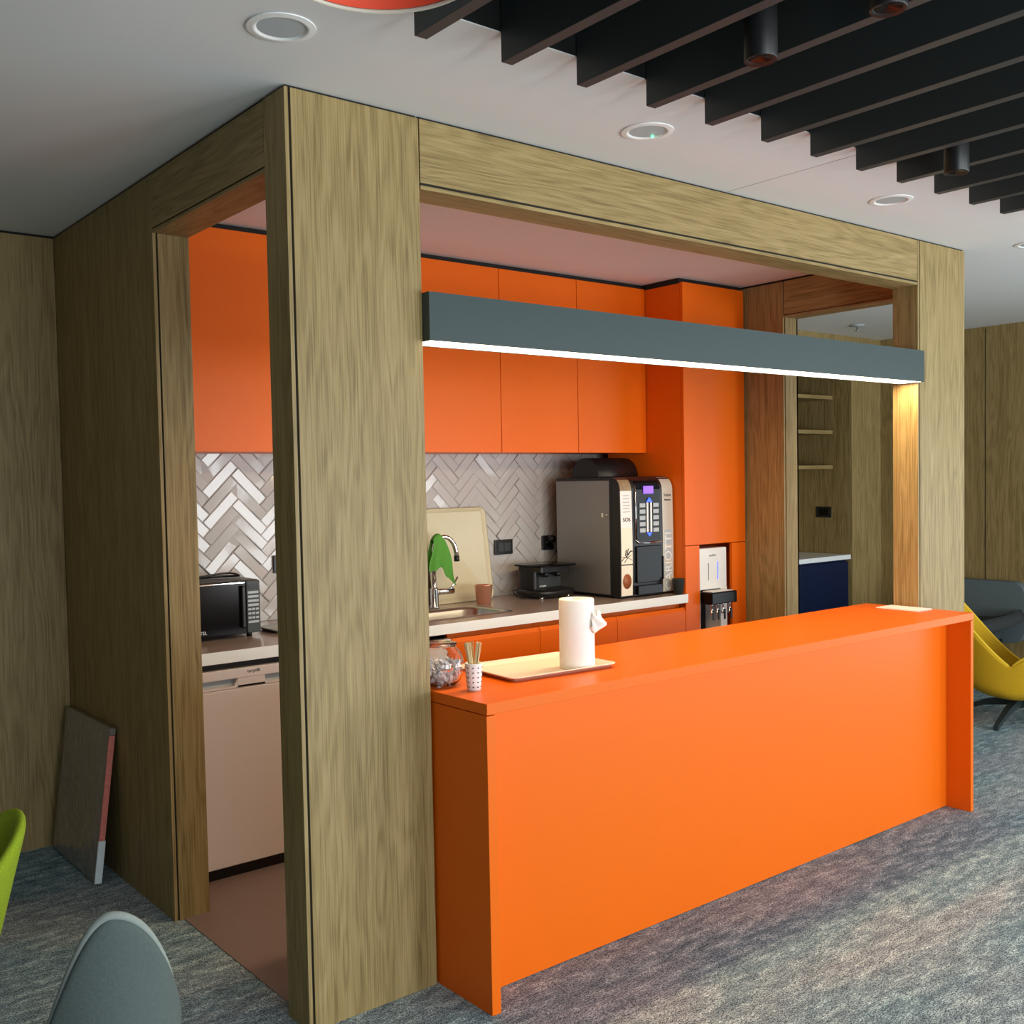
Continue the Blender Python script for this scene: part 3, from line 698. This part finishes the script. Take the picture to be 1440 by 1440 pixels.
hp = MB(); pts = [(1.580, 1.612)] + [(1.690+0.110*math.cos(PI-PI*i/16), 1.618+0.108*math.sin(PI*i/16)) for i in range(17)] + [(1.80, 1.612)]
hp.prism(pts, 'x', 2.752, 3.075, 0, True)
hp.build('bean_hopper', 'black', vm)
tag(MB().lathe([(0.026, 0), (0.036, 0.085), (0.038, 0.087), (0.034, 0.087), (0.025, 0.004), (0, 0.004)], (3.092, 1.292, 0.9405), 0, 28).build('paper_cup', 'baffle', loc=(3.092, 1.292, 0.9405)), 'small dark paper cup at the worktop end by the coffee machine', 'cup')
# ------------------------------------------------------------------ microwave
mw = thing('microwave', 'black microwave oven on the worktop seen through the side doorway', 'microwave', (0.40, 1.72, WZ1))
MB().box(0.150, 0.634, 1.568, 1.92, 0.955, 1.190, 0, 0.004).build('body', 'black', mw)
for fx in (0.17, 0.6):
    for fy in (1.60, 1.88): MB().lathe([(0.012, 0), (0.012, 0.015)], (fx, fy, 0.9402), 0, 12).build('foot', 'black', mw)
d = MB().box(0.152, 0.566, 1.548, 1.567, 0.958, 1.187, 0, 0.003).build('door', 'gloss_black', mw)
MB().box(0.152, 0.560, 1.5465, 1.5482, 1.180, 1.184).build('chrome_line', 'chrome', d)
MB().box(0.538, 0.556, 1.528, 1.548, 0.985, 1.168, 0, 0.005).build('handle', 'black', d)
text('lettering', 'VESTEL', 0.020, (0.318, 1.5475, 0.977), FRONT, 'white', d)
cp = MB().box(0.568, 0.632, 1.548, 1.567, 0.958, 1.187, 0, 0.003).build('control_panel', 'baffle', mw)
MB().box(0.576, 0.624, 1.5465, 1.5482, 1.150, 1.174).build('display', 'gloss_black', cp)
for r in range(8):
    z = 1.136-0.0185*r
    if r in (4, 5, 6):
        for k in range(3): MB().box(0.574+0.018*k, 0.588+0.018*k, 1.5465, 1.5482, z-0.0045, z+0.0045).build('key', 'lightgrey', cp)
    else:
        MB().box(0.574, 0.624, 1.5465, 1.5482, z-0.005, z+0.005).build('key', 'lightgrey', cp)
mb = MB().tube(bez((0.30, 1.66, 1.198), (0.40, 1.60, 1.21), (0.52, 1.62, 1.24), (0.60, 1.68, 1.202), 14) + [(0.50, 1.75, 1.197), (0.30, 1.72, 1.196)], 0.0045, 0, 8)
mb.tube(bez((0.32, 1.74, 1.197), (0.42, 1.70, 1.215), (0.5, 1.68, 1.2), (0.58, 1.75, 1.197), 10), 0.004, 0, 8)
mb.tube([(0.28, 1.66, 1.21), (0.31, 1.655, 1.215), (0.345, 1.65, 1.205)], 0.016, 0, 10)
mb.build('power_cord', 'black', mw)['label'] = 'coiled black cord and plug lying on top'
mb = MB().tube(bez((0.64, 1.90, 1.14), (0.70, 1.92, 1.10), (0.70, 1.92, 1.02), (0.64, 1.90, 1.0), 12), 0.005, 0, 8)
mb.build('rear_cable', 'black', mw)
t = tray_mesh(0.28, 0.20, 0.016, 0.02).build('small_tray', 'lightgrey', loc=None, local=True); t.location = (0.84, 1.64, 0.9405)
tag(t, 'small pale grey tray on the worktop right of the microwave', 'tray')
# ------------------------------------------------------------------ things on the serving counter
Z = KH
tr = tray_mesh(0.455, 0.325, 0.016, 0.03).build('serving_tray', 'cream_tray', local=True); tr.location = (0.960, 0.060, Z+0.0004); tr.rotation_euler = (0, 0, math.radians(-4))
tag(tr, 'cream rectangular tray lying on the orange counter under the paper towel roll', 'tray')
pr_ = thing('paper_towel_roll', 'white kitchen paper roll standing upright on the cream tray', 'paper roll', (1.062, -0.030, Z+0.0045))
px, py, pz = 1.062, -0.030, Z+0.0045
mb = MB().lathe([(0.020, 0.001), (0.060, 0.0), (0.0615, 0.004), (0.0615, 0.236), (0.060, 0.240), (0.020, 0.240), (0.020, 0.001)], (px, py, pz), 0, 48, cap=False)
mb.build('roll', 'paper', pr_)
MB().lathe([(0.0195, 0.0), (0.0195, 0.238), (0.0185, 0.238), (0.0185, 0.0)], (px, py, pz), 0, 24, cap=False).build('cardboard_core', 'birch', pr_)
rnd = random.Random(3)
def tuft(u, v):
    a = math.radians(-62)+(u-.5)*0.9; bulge = 0.006+0.030*math.sin(PI*v)*math.sin(PI*u)+0.009*math.sin(9*u+7*v)*math.sin(PI*v)
    r = 0.0615+bulge
    return (px+r*math.cos(a)+0.01*v, py+r*math.sin(a), pz+0.13+0.062*v+0.010*math.sin(7*u+2))
o = MB().grid(tuft, 12, 10).build('torn_sheet', 'paper', pr_); sm = o.modifiers.new('t', 'SOLIDIFY'); sm.thickness = 0.001
# stirrer cup
sc = (0.570, -0.078, Z)
cupo = thing('paper_cup', 'white paper cup patterned with black dots holding wooden stirrers', 'cup', (sc[0], sc[1], Z+0.0003))
MB().lathe([(0.0215, 0), (0.022, 0.002), (0.0285, 0.083), (0.0295, 0.085), (0.0275, 0.086), (0.021, 0.005), (0, 0.005)], (sc[0], sc[1], Z+0.0003), 0, 36).build('cup_wall', 'white', cupo)
mb = MB()
for r in range(5):
    z = 0.012+0.0152*r; R = 0.0222+(z/0.083)*0.0066
    for k in range(10):
        a = 2*PI*k/10+0.2
        cxx, cyy = sc[0]+R*math.cos(a), sc[1]+R*math.sin(a); tx, ty = -math.sin(a), math.cos(a)
        ps = []
        for q in range(10):
            b = 2*PI*q/10; rr = 0.0026
            ps.append((cxx+tx*rr*1.2*math.cos(b)+math.cos(a)*0.0004, cyy+ty*rr*1.2*math.cos(b)+math.sin(a)*0.0004, Z+0.0003+z+rr*.8*math.sin(b)))
        mb._new(ps, [tuple(range(10))], 0)
mb.build('dots', 'ink', cupo)['label'] = 'rows of small black dots'
stick = None
for k in range(16):
    a = rnd.uniform(0, 2*PI); rr = rnd.uniform(0.002, 0.012); lean = rnd.uniform(0.06, 0.20); L_ = rnd.uniform(0.115, 0.132)
    if stick is None:
        stick = MB().box(-0.0034, 0.0034, -0.0009, 0.0008, 0, 0.146, 0, 0.0007).build('wooden_stirrer', 'birch', local=True)
        tag(stick, 'pale wooden coffee stirrer standing in the dotted paper cup', 'stirrer', 'wooden stirrers in the dotted cup'); o = stick
    else:
        o = stick.copy(); COL.objects.link(o)
    o.location = (sc[0]+rr*.6*math.cos(a), sc[1]+rr*.6*math.sin(a), Z+0.0065)
    o.rotation_euler = (-lean*math.sin(a), lean*math.cos(a), rnd.uniform(0, PI))
# glass bowl of wrapped sugar
bc = (0.540, 0.060, Z+0.0005)
outer = [(0.040, 0.0), (0.048, 0.002), (0.066, 0.018), (0.078, 0.048), (0.078, 0.075), (0.068, 0.105), (0.050, 0.125), (0.050, 0.132)]
inner = [(0.047, 0.132), (0.047, 0.124), (0.064, 0.103), (0.0745, 0.075), (0.0745, 0.049), (0.063, 0.021), (0.045, 0.006), (0.0, 0.005)]
bowl = thing('glass_jar', 'round clear glass jar full of wrapped sugar on the counter by the post', 'jar', bc)
MB().lathe([(0, 0)]+outer+inner, bc, 0, 48, cap=False).build('jar_body', 'glass', bowl)
MB().lathe([(0, 0.137), (0.054, 0.137), (0.055, 0.133), (0.052, 0.1325), (0, 0.1325)], bc, 0, 40, cap=False).build('lid', 'glass', bowl)
sug = None
for k in range(110):
    zz = rnd.uniform(0.012, 0.082); Rm = 0.058*math.sqrt(max(0.1, 1-((zz-0.06)/0.075)**2))
    a = rnd.uniform(0, 2*PI); rr = Rm*math.sqrt(rnd.uniform(0.1, 1))
    if sug is None:
        mb = MB().box(-0.009, 0.009, -0.006, 0.006, -0.004, 0.004, 0, 0.0015, 1)
        for sgn in (-1, 1): mb._new([(sgn*0.009, -0.002, 0), (sgn*0.009, 0.002, 0), (sgn*0.016, 0.007, 0.003), (sgn*0.016, -0.007, -0.003)], [(0, 1, 2, 3)], 0)
        sug = mb.build('wrapped_sugar', 'sachet', local=True); o = sug
        tag(sug, 'clear-wrapped white sugar piece inside the round glass jar', 'sugar', 'wrapped sugar pieces in the glass jar')
    else:
        o = sug.copy(); COL.objects.link(o)
    o.location = (bc[0]+rr*math.cos(a), bc[1]+rr*math.sin(a), bc[2]+zz)
    o.rotation_euler = (rnd.uniform(0, PI), rnd.uniform(0, PI), rnd.uniform(0, PI))
# napkins at the far end
mb = MB()
for i in range(4): mb.box(-0.058+0.003*i, 0.058, -0.115, 0.115-0.004*i, 0.0015*i, 0.0015*i+0.0012)
nk = mb.build('napkin_stack', 'napkin', local=True); nk.location = (3.288, 0.028, Z+0.0004); nk.rotation_euler = (0, 0, math.radians(-2))
tag(nk, 'thin stack of white paper napkins at the far end of the orange counter', 'napkins')
# ------------------------------------------------------------------ wrapped canvas leaning on the side panel
cv = thing('wrapped_canvas', 'plastic-wrapped picture leaning against the dark booth side in the corner', 'picture', (-0.105, 1.865, 0))
th = math.atan2(0.082, 0.625)
def lean(x, y, z):   # x thickness (towards room is negative), y along wall, z up the board
    return (-0.088 + x*math.cos(th) + z*math.sin(th), y, 0.001 + z*math.cos(th) - x*math.sin(th))
def leanbox(mb, x0, x1, y0, y1, z0, z1, m=0, bev=0.002):
    b = MB().box(x0, x1, y0, y1, z0, z1, m, bev)
    idx = {v: i for i, v in enumerate(b.bm.verts)}
    mb._new([lean(*v.co) for v in b.bm.verts], [tuple(idx[v] for v in f.verts) for f in b.bm.faces], m); b.bm.free()
mb = MB(); leanbox(mb, -0.024, 0.0, 1.585, 2.165, 0.004, 0.630); bd = mb.build('wrapped_board', 'wrap', cv)
from mathutils import noise
def film(u, v):
    y, z = 1.586+0.578*u, 0.005+0.624*v
    a_ = noise.noise(Vector((y*5+z*3, z*4, 1))); b_ = noise.noise(Vector((y*16-z*10, z*12, 4)))
    edge = min(1, 12*min(u, 1-u, v, 1-v))
    return lean(-0.0245-edge*(0.004+0.005*(1-abs(a_)*2.2)**3*0.8+0.003*(1-abs(b_)*2)**2), y, z)
MB().grid(film, 70, 70).build('film', 'wrap', bd)['label'] = 'creased clear plastic film'
mb = MB(); leanbox(mb, -0.025, -0.001, 1.578, 1.584, 0.17, 0.60); mb.build('canvas_edge', 'red_edge', cv)['label'] = 'red canvas edge under film'
mb = MB(); leanbox(mb, -0.028, 0.001, 1.574, 1.584, 0.004, 0.175); mb.build('corner_guard', 'foam', cv)['label'] = 'pale grey foam corner guard'
mb = MB(); leanbox(mb, -0.0255, 0.0, 1.5775, 1.584, 0.603, 0.629); mb.build('corner_tape', 'wrap', cv)
# ------------------------------------------------------------------ ceiling things
DLS = [(-0.171, -0.319, 'round white ceiling downlight at the left, nearest to the camera'), (1.146, -0.315, 'round white ceiling downlight with a tiny green light, above the beam middle'),
       (2.611, -0.312, 'round white ceiling downlight near the right booth post'), (3.985, -0.27, 'round white ceiling downlight cut by the right picture edge')]
for i, (x, y, lab) in enumerate(DLS):
    t = thing('ceiling_downlight', lab, 'downlight', (x, y, H), 'round recessed downlights')
    MB().lathe([(0.086, 0), (0.085, -0.003), (0.070, -0.005), (0.066, -0.0045), (0.060, -0.0002)], (x, y, H-0.0006), 0, 48, False, cap=False).build('trim_ring', 'white', t)
    MB().lathe([(0.0, -0.0012), (0.0595, -0.0012)], (x, y, H), 0, 40, cap=False).build('diffuser', 'lightgrey', t)
    if i == 1: MB().lathe([(0, -0.006), (0.004, -0.005), (0.005, -0.001)], (x+0.045, y+0.02, H-0.002), 0, 12).build('indicator', 'green_led', t)['label'] = 'tiny lit green dot'
bf = None
for i, x in enumerate([0.020, 0.285, 0.545, 0.815, 1.068, 1.338, 1.600, 1.868, 2.128, 2.390, 2.655, 2.908, 3.170]):
    if bf is None:
        bf = MB().box(0, 0.036, -3.97, -0.006, -0.076, 0.36, 0, 0.0015).build('ceiling_baffle', 'baffle', local=True); o = bf
        tag(bf, 'long charcoal ceiling baffle in the row hanging across the recess', 'baffle', 'row of charcoal ceiling baffles')
    else: o = bf.copy(); COL.objects.link(o)
    o.location = (x, RY1, H)
    o['label'] = ['leftmost', 'second', 'third', 'fourth', 'fifth', 'sixth', 'seventh', 'eighth', 'ninth', 'tenth', 'eleventh', 'twelfth', 'thirteenth'][i]+' charcoal ceiling baffle of the row, counting rightwards from the red lamp'
for (x, y, lab) in ((0.698, -1.10, 'black cylinder spotlight between the nearest baffles, fully in view'), (2.016, -0.90, 'small far black cylinder spotlight between the right-hand baffles'), (0.698, -1.434, 'black cylinder spotlight cut by the top picture edge')):
    t = thing('cylinder_spotlight', lab, 'spotlight', (x, y, 2.60), 'black cylinder spotlights between the baffles')
    MB().lathe([(0.030, 0.006), (0.038, 0.0), (0.040, 0.003), (0.040, 0.42), (0.0, 0.42)], (x, y, 2.60), 0, 32, cap=False).build('housing', 'black', t)
    MB().lathe([(0.0, 0.012), (0.030, 0.006)], (x, y, 2.60), 0, 32, cap=False).build('lens', 'gloss_black', t)
    MB().lathe([(0.01, 0), (0.01, 0.17)], (x, y, 3.02), 0, 12).build('stem', 'black', t)
pd = thing('pendant_lamp', 'red dome pendant lamp with an off-white rim at the top edge', 'lamp', (-0.581, -1.398, 2.33))
c0 = (-0.581, -1.398, 2.342)
MB().lathe([(0.150, 0.0), (0.147, 0.03), (0.125, 0.075), (0.08, 0.105), (0.02, 0.118), (0.02, 0.112), (0.078, 0.100), (0.120, 0.072), (0.141, 0.03), (0.143, 0.002)], c0, 0, 56, cap=False).build('shade', 'red', pd)
MB().lathe([(0.1505, -0.002), (0.1515, 0.003), (0.148, 0.005), (0.1455, 0.002), (0.147, -0.002), (0.1505, -0.002)], c0, 0, 56, cap=False).build('rim', 'offwhite', pd)
MB().lathe([(0.0, 0.035), (0.030, 0.04), (0.034, 0.065), (0.02, 0.095), (0.018, 0.110)], c0, 0, 24).build('bulb', 'white', pd)
MB().tube([(c0[0], c0[1], c0[2]+0.11), (c0[0], c0[1], H)], 0.004, 0, 8).build('cable', 'black', pd)
spk = thing('sprinkler', 'small white ceiling sprinkler seen through the far booth opening', 'sprinkler', (5.72, 1.80, H-0.03))
MB().lathe([(0.0, -0.012), (0.05, -0.010), (0.055, -0.001)], (5.72, 1.80, H), 0, 24).build('rosette', 'lightgrey', spk)
MB().lathe([(0.022, -0.045), (0.022, -0.042), (0.006, -0.040), (0.008, -0.012)], (5.72, 1.80, H), 0, 16).build('head', 'chrome', spk)
# ------------------------------------------------------------------ far recess: shelves, blue cabinet
SL = ['topmost of the three oak shelves in the far recess', 'middle one of the three oak shelves in the far recess', 'lowest of the three oak shelves in the far recess']
for z, lab in zip((2.245, 1.958, 1.668), SL):
    tag(MB().box(ax0+0.001, ax1-0.001, 2.37, 2.878, z-0.016, z+0.014, 0, 0.001).build('wall_shelf', 'wood_x', loc=(5.5, 2.5, z)), lab, 'shelf', 'oak shelves in the far recess')
bcab = thing('base_cabinet', 'navy blue base cabinet in the far recess below the shelves', 'cabinet', (5.6, 2.5, 0))
mb = MB().box(ax0+0.002, 6.238, 2.24, 2.87, 0.08, 0.902, 0); mb.box(ax0+0.002, 6.238, 2.30, 2.87, 0, 0.08, 1)
mb.build('body', ['blue', 'gap'], bcab)
for a_, b_ in ((4.91, 5.57), (5.574, 6.236)): MB().box(a_, b_, 2.218, 2.238, 0.085, 0.885, 0, 0.001).build('door', 'blue', bcab)
tag(MB().box(ax0+0.002, 6.252, 2.203, 2.876, 0.905, 0.942, 0, 0.001).build('worktop', 'edge', loc=(5.6, 2.5, 0.905)), 'white worktop on the navy cabinet in the far recess', 'worktop')
t = thing('wall_socket', 'black socket on the oak side of the far recess', 'socket', (6.25, 2.5, 1.29))
y0_, y1_ = 2.385, 2.53
MB().box(6.246, 6.2545, y0_, y1_, 1.245, 1.335, 0, 0.002).build('frame', 'black', t)
MB().box(6.2435, 6.246, y0_+0.03, y1_-0.03, 1.262, 1.318, 0).build('insert', 'gloss_black', t)

# ------------------------------------------------------------------ seating
def tub(name_, label, mats, loc, face, rim, R0=0.30, ey=0.95, zb=0.20, th=0.025, flare=1.0, lean_=0.0, n=64, nv=18, group=None):
    """tub shell: rim(a) gives the rim height above the shell bottom, a=0 is the front"""
    t = thing(name_, label, 'chair', loc, group, face)
    def fn(u, v):
        a = 2*PI*u; h = rim(a)
        r = R0*(math.sin(min(1, v*1.9)*PI/2)*0.86 + 0.14*v*flare*(h/0.35))
        z = zb + h*max(0, (v-0.12)/0.88)**1.7
        return (r*math.cos(a)-lean_*(z-zb)**2, r*math.sin(a)*ey, z)
    o = MB().grid(fn, n, nv, 0, True, True).build('seat_shell', mats[0], t, local=True)
    s_ = o.modifiers.new('thick', 'SOLIDIFY'); s_.thickness = th; s_.offset = 0.4
    s_ = o.modifiers.new('sub', 'SUBSURF'); s_.levels = 1; s_.render_levels = 2
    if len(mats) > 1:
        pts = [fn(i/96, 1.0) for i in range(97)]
        MB().tube(pts, th*0.40, 0, 10).build('lit_edge_band', mats[1], t, local=True)['label'] = 'rounded edge band, coloured paler as if catching light'  # added tube; the lit look of the rim is in its colour
    return t, o
def rim_tub(hf, hb, ea, eb, dl):
    def f(a):
        a2 = a-dl
        return hf + hb*((1-math.cos(a2))/2)**(ea if math.sin(a2) > 0 else eb)
    return f
def four_legs(t, r, ztop, mat='iron'):
    for k in range(4):
        a = PI/4+k*PI/2
        MB().tube([(0.10*math.cos(a), 0.10*math.sin(a), ztop), (r*math.cos(a), r*math.sin(a), 0.0)], 0.012, 0, 10).build('leg', mat, t, local=True)
t, o = tub('tub_chair', 'pale grey felt tub chair at the bottom left, only its backrest in view', ['grey_felt', 'felt_lit_edge'], (-0.75, -0.397, 0), 1.709, rim_tub(0.08, 0.407, 9.0, 3.309, -0.308), 0.25, 0.75, 0.284, 0.022, 0.6, 0.067)
four_legs(t, 0.24, 0.31)
t, o = tub('tub_chair', 'lime green felt tub chair cut by the left picture edge', ['lime'], (-1.125, 0.257, 0), 3.14, rim_tub(0.2, 0.295, 2.997, 4.575, 0.064), 0.283, 0.752, 0.258, 0.03, 2.482, 0.148)
four_legs(t, 0.26, 0.29)
# yellow lounge chair on a star base
def rim_y(a):
    a2 = a+0.243
    return 0.105 + 0.58*((1-math.cos(a2))/2)**(3.5 if math.sin(a2) > 0 else 2.511) + 0.348*max(0, math.cos(a2))**0.711
yc, yo = tub('lounge_chair', 'yellow woven lounge chair on a dark star base, right of the counter', ['yellow', 'yellow_lit_edge'], (5.374, 0.428, 0), -0.991, rim_y, 0.34, 0.85, 0.165, 0.024, 1.197, 0.114)
MB().lathe([(0.0, 0.0), (0.19, 0.0), (0.225, 0.04), (0.215, 0.10), (0.0, 0.115)], (0, 0, 0.215), 0, 40).build('seat_cushion', 'cushion', yc, local=True)
MB().lathe([(0.024, 0), (0.024, 0.09), (0.05, 0.10)], (0, 0, 0.08), 0, 20).build('column', 'iron', yc, local=True)
for k in range(4):
    a = math.radians(242+90*k); e = Vector((math.cos(a), math.sin(a), 0)); s_ = Vector((-math.sin(a), math.cos(a), 0))
    vs = []
    for r_, hw, z0_, z1_ in ((0.02, 0.022, 0.10, 0.16), (0.22, 0.020, 0.070, 0.105), (0.40, 0.014, 0.0, 0.028)):
        for sg, zz in ((-1, z0_), (1, z0_), (1, z1_), (-1, z1_)): vs.append(tuple(e*r_+s_*sg*hw+Vector((0, 0, zz))))
    mb = MB(); mb._new(vs, [(0, 1, 2, 3), (11, 10, 9, 8)]+[(j*4+i, j*4+(i+1) % 4, j*4+4+(i+1) % 4, j*4+4+i) for j in range(2) for i in range(4)], 0)
    mb.build('leg', 'iron', yc, local=True)
MB().box(0.03, 0.05, -0.275, -0.262, 0.30, 0.325).build('label_tab', 'brown_dark', yc, local=True)
# grey high-back lounge seat against the right wall
gs = thing('lounge_sofa', 'slate grey high-back lounge sofa against the oak wall behind the yellow chair', 'sofa', (6.2, 1.3, 0))
mb = MB(); mb.prism(rrect(0.93, 1.60, 0.30, 0.765, 0.10), 'x', 6.54, 6.64); mb.build('backrest', 'sofa', gs)
mb = MB()
def swoop(u, v):
    y = 0.90+0.70*u; x = 6.52-0.62*v
    z = 0.37+0.03*(1-v)**3 + 0.09*max(0, 1-2.2*u)**2
    return (x, y, z)
o = mb.grid(swoop, 16, 12).build('seat', 'sofa_dark', gs); sm = o.modifiers.new('t', 'SOLIDIFY'); sm.thickness = 0.09; sm.offset = -1
for yy in (1.06, 1.52):
    for xx in (6.0, 6.45): MB().tube([(xx, yy, 0.34), (xx, yy, 0)], 0.012, 0, 10).build('leg', 'iron', gs)
